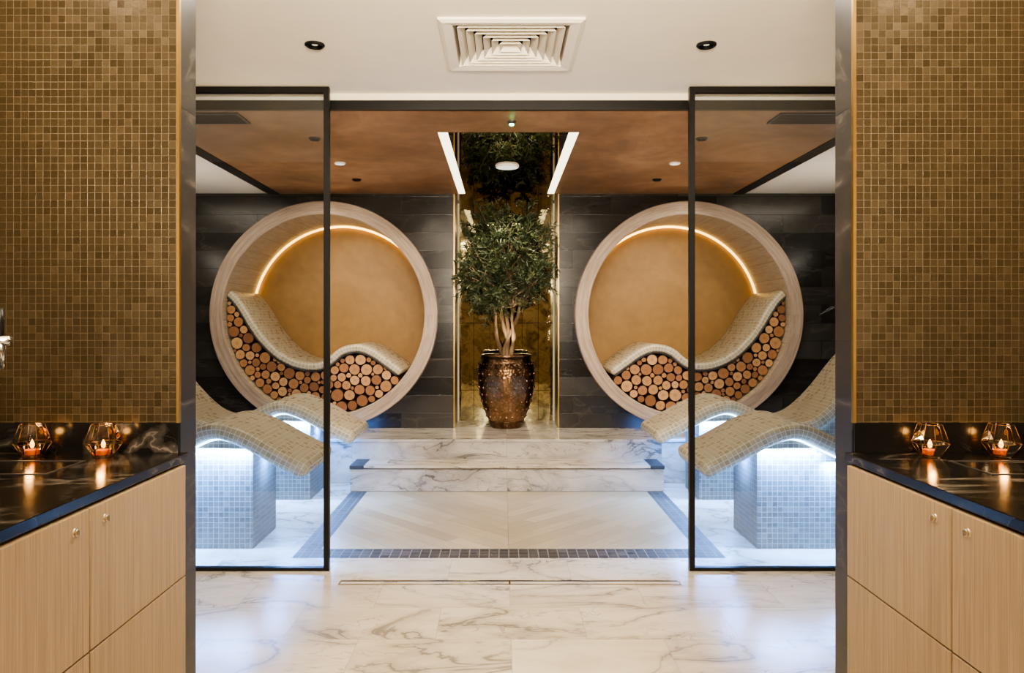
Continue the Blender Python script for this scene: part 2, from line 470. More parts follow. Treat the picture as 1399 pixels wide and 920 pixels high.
# back wall with two round holes and the niche
CX, CZ, RO, RI, RH = 1.546, 1.307, 0.966, 0.853, 0.905
YR = 6.18; YD = 6.96
f = MB()
hs = 0.960
for sx in (-1, 1):
    n = 96
    vs = []; fs = []
    for k in range(n):
        a = 2*PI*k/n+PI/4
        c, s_ = math.cos(a), math.sin(a); q = max(abs(c), abs(s_))
        vs.append((sx*CX+RH*c, YB, CZ+RH*s_)); vs.append((sx*CX+hs*c/q, YB, CZ+hs*s_/q))
    for k in range(n):
        j = (k+1) % n
        fs.append((2*k, 2*j, 2*j+1, 2*k+1))
    f.add(vs, fs)
    for (a, b) in ((0.445, CX-hs), (CX+hs, XL)):
        f.rectv(sx*a, sx*b, YB, PZ-.01, ZC+.01)
    f.rectv(sx*(CX-hs), sx*(CX+hs), YB, CZ+hs, ZC+.01)
    f.rectv(sx*(CX-hs), sx*(CX+hs), YB, PZ-.01, CZ-hs)
struct('wall_back', f, M['dark_marble'])
struct('wall_niche_back', MB().rectv(-0.445, 0.445, YB+.48, PZ, ZC+.006), M['mirror'])
for sx, nm in ((-1, 'left'), (1, 'right')):
    f = MB().quad((sx*.445, YB, PZ), (sx*.445, YB+.48, PZ), (sx*.445, YB+.48, ZC+.006), (sx*.445, YB, ZC+.006))
    struct('wall_niche_'+nm, f, M['pier_marble'])
    struct('trim_niche_'+nm, MB().box(sx*.441, sx*.452, YB-.008, YB+.012, PZ, ZC-.001), M['brass'])
    tag(MB().box(sx*.432, sx*.4445, YB+.45, YB+.475, PZ+.001, ZC-.01).build('niche_light_strip', M['led_niche']),
        'warm vertical light strip down the %s inner corner of the tree niche' % nm, 'light strip', 'niche light strips')
    tag(MB().box(sx*.353, sx*.409, 4.236, YB-.002, ZC+.001, ZC+.008).build('ceiling_light_strip', M['led_slot']),
        'long white light strip along the %s edge of the mirrored ceiling slot' % nm, 'light strip', 'ceiling slot light strips')

# steps
t = thing('marble_step', 'low white marble step with dark edging before the raised platform', 'step', (0, 5.53, 0))
MB().box(-1.157, 1.157, 5.400, 5.659, 0, 0.164).build('riser', M['step_marble'], t)
MB().box(-1.055, 1.055, 5.383, 5.659, 0.171, 0.19).build('tread', M['white_marble'], t, 0.003)
e = MB(); e.box(-1.16, -1.056, 5.383, 5.659, 0.1645, 0.19); e.box(1.056, 1.16, 5.383, 5.659, 0.1645, 0.19); e.box(-1.055, 1.055, 5.387, 5.659, 0.1645, 0.1705)
e.build('edge_trim', M['dark_trim'], t, 0.002)

# ------------------------------------------------------------------ glass screens
for sx, nm in ((-1, 'left'), (1, 'right')):
    x0, x1 = sx*0.903, sx*2.10
    t = thing('glass_screen', 'full-height black-framed glass screen on the %s of the spa entrance' % nm, 'glass screen', (sx*1.5, YG, 0), 'glass entrance screens')
    MB().box(x0+sx*.025, x1-sx*.025, YG-.005, YG+.005, 0.018, ZN-.030).build('pane', M['glass'], t)
    MB().box(x0, x0+sx*.027, YG-.015, YG+.015, 0.001, ZN-.001).build('frame_post', M['black_metal'], t)
    MB().box(x1-sx*.027, x1, YG-.015, YG+.015, 0.001, ZN-.001).build('frame_post', M['black_metal'], t)
    MB().box(x0+sx*.0275, x1-sx*.0275, YG-.015, YG+.015, ZN-.030, ZN-.001).build('top_rail', M['black_metal'], t)
    MB().box(x0+sx*.0275, x1-sx*.0275, YG-.015, YG+.015, 0.001, 0.018).build('bottom_rail', M['black_metal'], t)

# ------------------------------------------------------------------ ceiling vent
vy = 3.115
t = thing('ceiling_vent', 'square white louvred air vent in the ceiling', 'vent', (0, vy, ZN-.02))
def sq_band(mb, a0, z0, a1, z1, th=0.004):
    for (o, dz) in ((0, 0), (th, th*.6))[:(2 if th else 1)]:
        c0 = [(-a0+o, vy-a0+o, z0+dz), (a0-o, vy-a0+o, z0+dz), (a0-o, vy+a0-o, z0+dz), (-a0+o, vy+a0-o, z0+dz)]
        c1 = [(-a1+o, vy-a1+o, z1+dz), (a1-o, vy-a1+o, z1+dz), (a1-o, vy+a1-o, z1+dz), (-a1+o, vy+a1-o, z1+dz)]
        mb.add(c0+c1, [(i, (i+1) % 4, 4+(i+1) % 4, 4+i) for i in range(4)])
fr = MB(); sq_band(fr, .287, ZN-.001, .287, ZN-.010, 0.0); sq_band(fr, .287, ZN-.010, .270, ZN-.018, 0.0); sq_band(fr, .270, ZN-.018, .232, ZN-.012, 0.0); sq_band(fr, .232, ZN-.012, .226, ZN+.04, 0.0)
fr.build('frame', M['vent_white'], t)
for i in range(6):
    a = .216-.034*i
    b = MB(); sq_band(b, a, ZN-.014, a-.024, ZN+.020)
    b.build('louvre', M['vent_white'], t)
MB().box(-.25, .25, vy-.25, vy+.25, ZN+.075, ZN+.08).build('backing', M['dark_void'], t)
b = MB()
for (q0, q1, q2, q3) in ((-.25,.25,-.25,-.248),(-.25,.25,.248,.25),(-.25,-.248,-.248,.248),(.248,.25,-.248,.248)):
    b.box(q0, q1, vy+q2, vy+q3, ZN+.001, ZN+.075)
b.build('duct', M['dark_void'], t)

# downlights and round ceiling fittings
def downlight(x, y, z, r, label, group, lens):
    t = thing('downlight', label, 'ceiling light', (x, y, z-.012), group)
    MB().lathe((x, y, z-.012), [(r*.72, .0118), (r*.72, .002), (r*.8, 0), (r, .006), (r, .0118)], 32).build('trim_ring', M['black_metal'], t)
    MB().disc((x, y, z-.012), r*.71, 32, 'Z', .011).build('baffle', M['dark_void'], t)
    MB().disc((x, y, z-.012), r*.3, 20, 'Z', .0095).build('lens', lens, t)
for sx, nm in ((-1, 'left'), (1, 'right')):
    downlight(sx*.832, 3.11, ZN, .042, 'black recessed downlight in the white ceiling %s of the vent' % nm, 'white ceiling downlights', M['lamp_lens'])
    downlight(sx*1.155, 4.37, ZC, .036, 'small downlight at the front of the copper ceiling, %s side' % nm, 'copper ceiling downlights', M['lamp_lens'])
    downlight(sx*1.155, 5.63, ZC, .036, 'small downlight near the back of the copper ceiling, %s side' % nm, 'copper ceiling downlights', M['lamp_lens'])
    t = thing('ceiling_speaker', 'small white disc in the copper ceiling on the %s' % nm, 'ceiling speaker', (sx*1.155, 5.05, ZC-.01), 'white discs in copper ceiling')
    MB().lathe((sx*1.155, 5.05, ZC-.01), [(.032, 0), (.036, .002), (.038, .0095)], 32).build('rim', M['vent_white'], t)
    MB().disc((sx*1.155, 5.05, ZC-.01), .032, 32).build('grille', M['disc_white_glow'], t)
    t = thing('air_grille', 'dark slotted air grille in the ceiling behind the %s glass screen' % nm, 'vent', (sx*1.62, 3.93, ZC-.008), 'dark ceiling grilles')
    g_ = MB(); g_.box(sx*1.42, sx*1.82, 3.83, 3.845, ZC-.008, ZC-.0005); g_.box(sx*1.42, sx*1.82, 4.015, 4.03, ZC-.008, ZC-.0005)
    g_.box(sx*1.42, sx*1.435, 3.8455, 4.0145, ZC-.008, ZC-.0005); g_.box(sx*1.805, sx*1.82, 3.8455, 4.0145, ZC-.008, ZC-.0005)
    g_.build('frame', M['dark_trim'], t)
    g_ = MB()
    for k in range(8): g_.box(sx*1.436, sx*1.804, 3.852+.02*k, 3.860+.02*k, ZC-.008, ZC-.002)
    g_.build('slats', M['dark_trim'], t)
    MB().box(sx*1.436, sx*1.804, 3.846, 4.014, ZC-.0019, ZC-.0006).build('backing', M['dark_void'], t)
t = thing('ceiling_speaker', 'white round disc in the mirrored ceiling slot above the tree', 'ceiling speaker', (0, 5.17, ZC-.008))
MB().lathe((0, 5.17, ZC-.008), [(.076, 0), (.082, .003), (.084, .0135)], 40).build('rim', M['vent_white'], t)
MB().disc((0, 5.17, ZC-.008), .076, 40).build('grille', M['disc_white_glow'], t)
t = thing('ceiling_sensor', 'tiny ceiling sensor glowing green above the entrance', 'sensor', (.016, 4.0, ZC-.02))
MB().lathe((.016, 4.0, ZC-.02), [(.018, .004), (.024, .012), (.026, .0195)], 24).build('housing', M['dark_trim'], t)
MB().ball((.016, 4.0, ZC-.018), .014, 12, 8, .6).build('green_light', M['green_led'], t)

# ------------------------------------------------------------------ curves
def catmull(p, n=6):
    out = []
    P = [Vector(q) for q in p]
    for i in range(len(P)-1):
        a = P[i-1] if i > 0 else P[i]*2-P[i+1]
        b, c = P[i], P[i+1]
        d = P[i+2] if i+2 < len(P) else P[i+1]*2-P[i]
        for k in range(n):
            t = k/n
            out.append(0.5*((2*b)+(c-a)*t+(2*a-5*b+4*c-d)*t*t+(3*b-a-3*c+d)*t**3))
    out.append(P[-1])
    return out
def normals(cv):
    out = []
    for i in range(len(cv)):
        d = cv[min(i+1, len(cv)-1)]-cv[max(i-1, 0)]
        d.normalize(); out.append(Vector((-d.y, d.x)))
    return out
def sweep(cv, xf, y0, y1, t, r, top=0.0, zoff=0.0):
    """rounded slab: cv (u,z) is its top line, xf maps u to X"""
    nr = normals(cv)
    sec = []
    for (cy, cb, a0) in ((y1-r, top-r, 0), (y0+r, top-r, PI/2), (y0+r, top-t+r, PI), (y1-r, top-t+r, 3*PI/2)):
        for k in range(5):
            a = a0+PI/2*k/4
            sec.append((cy+r*math.cos(a), cb+r*math.sin(a)))
    m = len(sec); per = [0]
    for k in range(1, m+1):
        p, q = sec[k-1], sec[k % m]; per.append(per[-1]+math.hypot(p[0]-q[0], p[1]-q[1]))
    cyy, cbb = (y0+y1)/2, top-t/2
    rings = []; us = []; arc = 0
    def ring(P, nv, sc_in):
        vs = []
        for (yy, bb) in sec:
            y2 = cyy+math.copysign(max(0, abs(yy-cyy)-sc_in), yy-cyy)
            b2 = cbb+math.copysign(max(0, abs(bb-cbb)-sc_in), bb-cbb)
            q = P+nv*b2
            vs.append((xf(q.x), y2, q.y+zoff))
        return vs
    tan0 = (cv[1]-cv[0]).normalized(); tan1 = (cv[-1]-cv[-2]).normalized()
    for a in (80, 55, 28):
        A = math.radians(a); rings.append(ring(cv[0]-tan0*r*math.sin(A), nr[0], r*(1-math.cos(A)))); us.append(-r*math.sin(A))
    for i in range(len(cv)):
        if i: arc += (cv[i]-cv[i-1]).length
        rings.append(ring(cv[i], nr[i], 0)); us.append(arc)
    for a in (28, 55, 80):
        A = math.radians(a); rings.append(ring(cv[-1]+tan1*r*math.sin(A), nr[-1], r*(1-math.cos(A)))); us.append(arc+r*math.sin(A))
    mb = MB(); vs = [v for rg in rings for v in rg]; fs = []; uv = []
    for i in range(len(rings)-1):
        for k in range(m):
            k2 = (k+1) % m
            fs.append((i*m+k, i*m+k2, (i+1)*m+k2, (i+1)*m+k))
            uv.append([(us[i], per[k]), (us[i], per[k+1]), (us[i+1], per[k+1]), (us[i+1], per[k])])
    fs.append(tuple(range(m))); uv.append(None)
    fs.append(tuple((len(rings)-1)*m+k for k in range(m))); uv.append(None)
    mb.add(vs, fs, uv, True)
    return mb

# ------------------------------------------------------------------ lights helpers
def area(name, loc, tgt, sx, sy, power, col, spread=180):
    L = bpy.data.lights.new(name, 'AREA'); L.shape = 'RECTANGLE'; L.size = sx; L.size_y = sy; L.energy = power; L.color = col
    L.spread = math.radians(spread)
    o = bpy.data.objects.new(name, L); COL.objects.link(o); o.location = loc
    d = Vector(tgt)-Vector(loc)
    o.rotation_euler = d.to_track_quat('-Z', 'Y').to_euler()
    return o
def spot(name, loc, tgt, power, col, ang=60, blend=0.6, rad=0.03):
    L = bpy.data.lights.new(name, 'SPOT'); L.energy = power; L.color = col; L.spot_size = math.radians(ang); L.spot_blend = blend; L.shadow_soft_size = rad
    o = bpy.data.objects.new(name, L); COL.objects.link(o); o.location = loc
    o.rotation_euler = (Vector(tgt)-Vector(loc)).to_track_quat('-Z', 'Y').to_euler()
    return o
def point(name, loc, power, col, rad=0.01):
    L = bpy.data.lights.new(name, 'POINT'); L.energy = power; L.color = col; L.shadow_soft_size = rad
    o = bpy.data.objects.new(name, L); COL.objects.link(o); o.location = loc
    return o
BLUE = (0.11, 0.34, 1.0); ICE = (0.42, 0.66, 1.0); WARM = (1.0, 0.81, 0.58); NEUT = (1.0, 0.87, 0.70)

# ------------------------------------------------------------------ free-standing loungers
PROF = catmull([(0,.49),(.14,.562),(.29,.645),(.40,.69),(.48,.705),(.57,.69),(.70,.63),(.84,.57),(.96,.55),(1.1,.60),(1.26,.75),(1.42,.95),(1.57,1.11),(1.68,1.19),(1.77,1.21)], 6)
def lounger(sx, x0, y0, y1, label):
    xf = lambda u: sx*(x0+u)
    t = thing('tiled_lounger', label, 'lounger', (sx*1.95, (y0+y1)/2, 0), 'heated loungers behind the glass')
    sweep(PROF, xf, y0, y1, .09, .035).build('seat_slab', M['bed_mosaic'], t)
    nr = normals(PROF)
    und = [p-n*.084 for p, n in zip(PROF, nr)]
    und = [p for p in und if .29 <= p.x <= 1.35]
    a, b = y0+.095, y1-.095
    mb = MB()
    for p, q in zip(und[:-1], und[1:]):
        mb.quad((xf(p.x), a, 0), (xf(q.x), a, 0), (xf(q.x), a, q.y), (xf(p.x), a, p.y))
        mb.quad((xf(p.x), b, 0), (xf(q.x), b, 0), (xf(q.x), b, q.y), (xf(p.x), b, p.y))
        mb.quad((xf(p.x), a, p.y), (xf(q.x), a, q.y), (xf(q.x), b, q.y), (xf(p.x), b, p.y))
    for p in (und[0], und[-1]):
        mb.quad((xf(p.x), a, 0), (xf(p.x), b, 0), (xf(p.x), b, p.y), (xf(p.x), a, p.y))
    mb.build('pedestal', M['grey_mosaic'], t)
    led = [p-n*.098 for p, n in zip(PROF, nr)]
    led = [p for p in led if .26 <= p.x <= 1.3]
    MB().tube([(xf(p.x), a-.012, p.y) for p in led], .0065, 6).build('light_strip', M['led_blue'], t)
    p = led[0]
    MB().tube([(xf(p.x), a, p.y), (xf(p.x), b, p.y)], .0065, 6).build('light_strip', M['led_blue'], t)
    # the strip's light, in short lengths that follow the underside of the seat
    for u0, u1 in ((.27,.46),(.46,.66),(.66,.88),(.88,1.12)):
        seg = [p for p in led if u0 <= p.x <= u1]
        p, q = seg[0], seg[-1]; m = (p+q)/2
        loc = (xf(m.x), a-.040, m.y-.022)
        area('lounger_glow', loc, (loc[0], a+.005, loc[2]-.30), (q-p).length, .03, 13, BLUE)
        area('lounger_glow_core', (loc[0], a-.020, loc[2]), (loc[0], a+.02, loc[2]-.12), (q-p).length, .012, 2.4, ICE)
    p = led[0]
    area('lounger_end_glow', (xf(p.x-.045), (a+b)/2, p.y-.03), (xf(p.x), (a+b)/2, p.y-.40), .03, .40, 20, BLUE)
for sx, nm, xa, xb in ((-1, 'left', 1.10, 1.075), (1, 'right', 1.06, 1.04)):
    lounger(sx, xa, 3.93, 4.53, 'front mosaic-tiled lounger of the %s pair, close behind the glass screen' % nm)
    lounger(sx, xb, 5.04, 5.62, 'rear mosaic-tiled lounger of the %s pair, beside the marble step' % nm)
    area('platform_glow', (sx*1.75, 5.63, .40), (sx*1.75, 5.7, .1), 1.1, .04, 6, BLUE)

# ------------------------------------------------------------------ round alcoves with built-in loungers and logs
APROF = catmull([(-.79,.205),(-.735,.15),(-.665,.05),(-.585,-.085),(-.49,-.21),(-.37,-.32),(-.223,-.39),(-.08,-.405),(.01,-.37),(.11,-.29),(.20,-.255),(.30,-.25),(.405,-.285),(.52,-.36),(.65,-.455)], 5)
anr = normals(APROF)
AU = [p-n*.082 for p, n in zip(APROF, anr)]
AUx = np.array([p.x for p in AU]); AUz = np.array([p.y for p in AU])
order = np.argsort(AUx)
def clear(px, pz):
    d = RI-.004-np.hypot(px, pz)
    dl = np.min(np.hypot(px[:, None]-AUx[None, :], pz[:, None]-AUz[None, :]), axis=1)
    zc = np.interp(px, AUx[order], AUz[order])
    return np.minimum(d, np.where(pz < zc, dl, -1))
logs = []
def others(px, pz, skip=-1):
    L = np.array([q for j, q in enumerate(logs) if j != skip])
    if len(L) == 0: return np.full(px.shape, 9.0)
    return np.min(np.hypot(px[:, None]-L[None, :, 0], pz[:, None]-L[None, :, 1])-L[None, :, 2], axis=1)
def fill(levels):
    for r, cnt in levels:
        for _ in range(cnt):
            px = np.random.uniform(-.85, .85, 4000); pz = np.random.uniform(-.85, .25, 4000)
            c = np.minimum(clear(px, pz), others(px, pz))
            ok = np.where(c >= r)[0]
            if len(ok) == 0: break
            k = ok[np.argmin(c[ok])]
            logs.append((px[k], pz[k], min(c[k], r*1.1)))
def relax(passes, cap):
    for _ in range(passes):
        for j in range(len(logs)):
            x, z, r = logs[j]
            px = np.append(np.random.normal(x, r*.3, 200), x); pz = np.append(np.random.normal(z, r*.3, 200), z)
            c = np.minimum(clear(px, pz), others(px, pz, j))
            k = int(np.argmax(c))
            logs[j] = (px[k], pz[k], min(c[k], r*cap, .058))
fill(((.048,8),(.043,16),(.039,24),(.035,30),(.031,36),(.027,40)))
relax(4, 1.07)
fill(((.023,50),(.019,60)))
relax(3, 1.07)
fill(((.0165,60),(.0125,70)))
relax(4, 1.08)
LY0, LY1 = 6.27, 6.40
def log_meshes():
    out = []
    for v in range(3):
        n = 22
        rr = [.968+.018*math.sin(2*2*PI*k/n+v)+.012*math.sin(3*2*PI*k/n+2*v) for k in range(n)]
        bark = MB(); vs = []
        for (y, s_) in ((-.065, .98), (-.06, 1.0), (.065, 1.0)):
            for k in range(n):
                a = 2*PI*k/n; vs.append((rr[k]*s_*math.cos(a), y, rr[k]*s_*math.sin(a)))
        fs = []
        for i in range(2):
            for k in range(n): fs.append((i*n+k, i*n+(k+1) % n, (i+1)*n+(k+1) % n, (i+1)*n+k))
        fs.append(tuple(2*n+k for k in range(n)))
        bark.add(vs, fs)
        cut = MB()
        cut.add([(rr[k]*.935*math.cos(2*PI*k/n), -.0648, rr[k]*.935*math.sin(2*PI*k/n)) for k in range(n)], [tuple(range(n))])
        cap = [(rr[k]*.98*math.cos(2*PI*k/n), -.065, rr[k]*.98*math.sin(2*PI*k/n)) for k in range(n)]+[(rr[k]*.93*math.cos(2*PI*k/n), -.0645, rr[k]*.93*math.sin(2*PI*k/n)) for k in range(n)]
        bark.add(cap, [(k, (k+1) % n, n+(k+1) % n, n+k) for k in range(n)])
        b = bark.build('log', M['bark'], None, origin=(0,0,0))
        c = cut.build('cut_face', M['cut'], b)
        out.append((b, c))
    return out
protos = log_meshes(); fresh = [True]*3
for sx, nm in ((-1, 'left'), (1, 'right')):
    cx = sx*CX
    t = thing('round_alcove', 'large round wood-framed alcove on the %s of the tree niche' % nm, 'alcove', (cx, YR, CZ-RO), 'round wooden alcoves')
    MB().lathe((cx, YR, CZ), [(RI, .006), (RI+.006, 0), (RO-.006, 0), (RO, .006), (RO, YB-YR-.001)], 128, 'Y').build('ring_frame', M['limed_oak'], t)
    MB().lathe((cx, YR, CZ), [(RI, .006), (RI, YD-YR)], 128, 'Y').build('liner', M['liner_oak'], t)
    MB().disc((cx, YD-.01, CZ), RI, 96, 'Y').build('back_panel', M['bronze'], t)
    rl = RI-.010
    angs = [math.radians(36+164*k/64) for k in range(65)]
    if sx == 1: angs = [PI-a for a in angs]
    MB().tube([(cx+rl*math.cos(a), YD-.03, CZ+rl*math.sin(a)) for a in angs], .010, 6).build('light_strip', M['led_warm'], t)
    spot('alcove_fill', (cx, 5.35, ZC-.03), (cx, YD, 1.55), 24, (1.0, .84, .62), 46, 1.0, .06)  # added fill spot without a fitting, brightens the back panel
    xf = lambda u: cx-sx*u
    t2 = thing('alcove_lounger', 'wavy mosaic-tiled lounger built into the %s round alcove' % nm, 'lounger', (cx, 6.55, CZ-.85), 'alcove loungers')
    sweep(APROF, xf, 6.235, 6.94, .065, .022, 0, CZ).build('seat_slab', M['bed_mosaic'], t2)
    sweep(APROF, xf, 6.25, 6.93, .014, .005, -.0655, CZ).build('edge_trim', M['dark_trim'], t2)
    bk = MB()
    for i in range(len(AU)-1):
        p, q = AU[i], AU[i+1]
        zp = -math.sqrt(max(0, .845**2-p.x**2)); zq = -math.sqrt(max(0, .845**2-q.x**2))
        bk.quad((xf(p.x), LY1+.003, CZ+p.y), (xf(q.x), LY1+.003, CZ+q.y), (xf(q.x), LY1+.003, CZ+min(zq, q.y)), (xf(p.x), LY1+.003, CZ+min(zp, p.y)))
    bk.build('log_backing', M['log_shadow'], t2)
    for i, (x, z, r) in enumerate(logs):
        k = i % 3
        b, c = protos[k]
        if fresh[k] and sx == -1: o, co = b, c; fresh[k] = False
        else:
            o = b.copy(); COL.objects.link(o); co = c.copy(); COL.objects.link(co); co.parent = o
        o.location = (cx-sx*x, (LY0+LY1)/2+random.uniform(-.006, .0), CZ+z); o.scale = (r, 1, r)
        o.rotation_euler = (0, random.uniform(0, 6.28), 0)
        tag(o, 'round cut log packed among the stack under the %s alcove lounger' % nm, 'log', 'logs in the %s alcove' % nm)

# ------------------------------------------------------------------ pot and olive tree
PY = 6.33
t = thing('copper_pot', 'tall hammered bronze pot with rows of studs holding the olive tree', 'pot', (0, PY, PZ))
PP = [(0, .002), (.124, 0), (.135, .006), (.139, .025), (.142, .045), (.170, .10), (.204, .19), (.229, .28), (.243, .36), (.248, .43), (.2475, .49), (.240, .535), (.222, .572), (.208, .590), (.211, .598), (.219, .606), (.219, .622), (.211, .630), (.198, .628), (.194, .60), (.192, .56)]
pm = MB().lathe((0, PY, PZ), PP, 56, brk=60)
def prof_r(z):
    for (r0, z0), (r1, z1) in zip(PP[4:13], PP[5:14]):
        if z0 <= z <= z1: return r0+(r1-r0)*(z-z0)/(z1-z0)
    return .2
for j, z in enumerate((.10, .165, .23, .29, .35, .41, .465)):
    for k in range(20):
        a = 2*PI*(k+.5*(j % 2))/20; r = prof_r(z)-.002
        pm.ball((r*math.cos(a), PY+r*math.sin(a), PZ+z), .0112, 10, 6)
for k in range(32):
    a = 2*PI*k/32; pm.ball((.234*math.cos(a), PY+.234*math.sin(a), PZ+.550), .0115, 8, 4)
for zz, rr_ in ((.515, .2455), (.055, .148)):
    pm.tube([(rr_*math.cos(2*PI*k/48), PY+rr_*math.sin(2*PI*k/48), PZ+zz) for k in range(48)], .005, 6, closed=True)
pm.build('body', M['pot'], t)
MB().disc((0, PY, PZ), .193, 40, 'Z', .57).build('soil', M['soil'], t)

rnd = random.Random(11)
SZ = PZ+.571
t = thing('olive_tree', 'bushy olive tree with several slim trunks in the bronze pot', 'tree', (0, PY, SZ))
tk = MB()
def path(p0, p1, wob, n=8):
    p0, p1 = Vector(p0), Vector(p1); out = []
    ph = rnd.uniform(0, 6)
    for i in range(n+1):
        s_ = i/n
        p = p0.lerp(p1, s_)
        w = wob*math.sin(PI*s_)
        out.append(p+Vector((w*math.sin(ph+5*s_), w*math.cos(ph+4*s_), 0)))
    return out
forks = [(-.12, PY-.06, 1.42), (.13, PY-.03, 1.46), (.0, PY+.05, 1.48), (.055, PY-.09, 1.38), (-.05, PY-.03, 1.52)]
for i, fk in enumerate(forks):
    a = 2*PI*i/5+2.2
    tk.tube(path((.038*math.cos(a), PY+.038*math.sin(a), SZ-.0005), fk, .020, 16), [(.021-.0006*k)*rnd.uniform(.82, 1.18) for k in range(17)], 9)
tk.build('trunk', M['trunk'], t)
br = MB(); tips = []
TY = PY-.14
for i in range(142):
    # tips spread over an egg-shaped crown that droops at its sides
    while True:
        d = Vector((rnd.gauss(0, 1), rnd.gauss(0, 1), rnd.gauss(0, 1))).normalized()
        q = rnd.uniform(.45, 1.06)
        tip = Vector((d.x*.44*q, TY+d.y*.34*q, 1.78+d.z*.49*q))
        if tip.z < 1.31 or abs(tip.x) > .43: continue
        if tip.z < 1.44 and abs(tip.x) < .13: continue
        break
    fk = Vector(forks[i % 5])
    pp = path(fk, tip, .05, 6)
    br.tube(pp, [.010-.0013*k for k in range(7)], 5); tips.append((tip, (tip-fk).normalized()))
br.build('branches', M['trunk'], t)
lf = MB()
def leaf(p, d, L, w):
    d = d.normalized(); up = Vector((rnd.uniform(-1, 1), rnd.uniform(-1, 1), rnd.uniform(-.2, 1))).normalized()
    sd = d.cross(up)
    if sd.length < .1: return
    sd.normalize(); nn = sd.cross(d)
    m1 = p+d*L*.35; m2 = p+d*L*.7
    lf.add([p, m1+sd*w+nn*w*.4, m2+sd*w*.8+nn*w*.3, p+d*L, m2-sd*w*.8+nn*w*.3, m1-sd*w+nn*w*.4, m1, m2],
           [(0, 1, 6), (0, 6, 5), (1, 2, 7, 6), (6, 7, 4, 5), (2, 3, 7), (7, 3, 4)])
for tip, d in tips:
    for tw in range(5):
        td = (d*.55+Vector((rnd.gauss(0, .7), rnd.gauss(0, .7), rnd.gauss(-.05, .6)))).normalized()
        n = 17; L = rnd.uniform(.13, .22)
        st = tip-d*rnd.uniform(0, .12)
        pts = [st+td*L*k/4+Vector((0, 0, -.04*(k/4)**2)) for k in range(5)]
        if max(abs(q.x) for q in pts) > .47 or max(q.z for q in pts) > ZC-.03: continue
        if max(abs(q.x) for q in pts) > .42 and max(q.y for q in pts) > YB-.03: continue
        lf.tube(pts, .0018, 3)
        for k in range(n):
            s_ = k/n
            p = st+td*L*s_+Vector((0, 0, -.04*s_*s_))
            dd = td*.6+Vector((rnd.gauss(0, .55), rnd.gauss(0, .55), rnd.gauss(0, .45)))
            e = p+dd.normalized()*.065
            if abs(e.x) > .48 or (abs(e.x) > .42 and e.y > YB-.03) or e.y > YB+.44 or e.z > ZC-.02: continue
            leaf(p, dd, rnd.uniform(.042, .064), rnd.uniform(.0042, .0062))
lf.build('foliage', M['leaf'], t)

# ------------------------------------------------------------------ linear drain
t = thing('floor_drain', 'long narrow steel slot drain set in the marble floor', 'drain', (0, 3.50, 0))
d = MB(); d.box(-.815, .815, 3.470, 3.480, .0005, .004); d.box(-.815, .815, 3.520, 3.530, .0005, .004)
d.box(-.815, -.807, 3.4805, 3.5195, .0005, .004); d.box(.807, .815, 3.4805, 3.5195, .0005, .004); d.box(-.004, .004, 3.4805, 3.5195, .0005, .004)
d.build('frame', M['chrome'], t)
d = MB(); d.box(-.806, -.0045, 3.487, 3.513, .0005, .003); d.box(.0045, .806, 3.487, 3.513, .0005, .003)
d.build('cover', M['white_marble'], t)
MB().box(-.8065, .8065, 3.4805, 3.5195, .0001, .0004).build('channel', M['dark_void'], t)

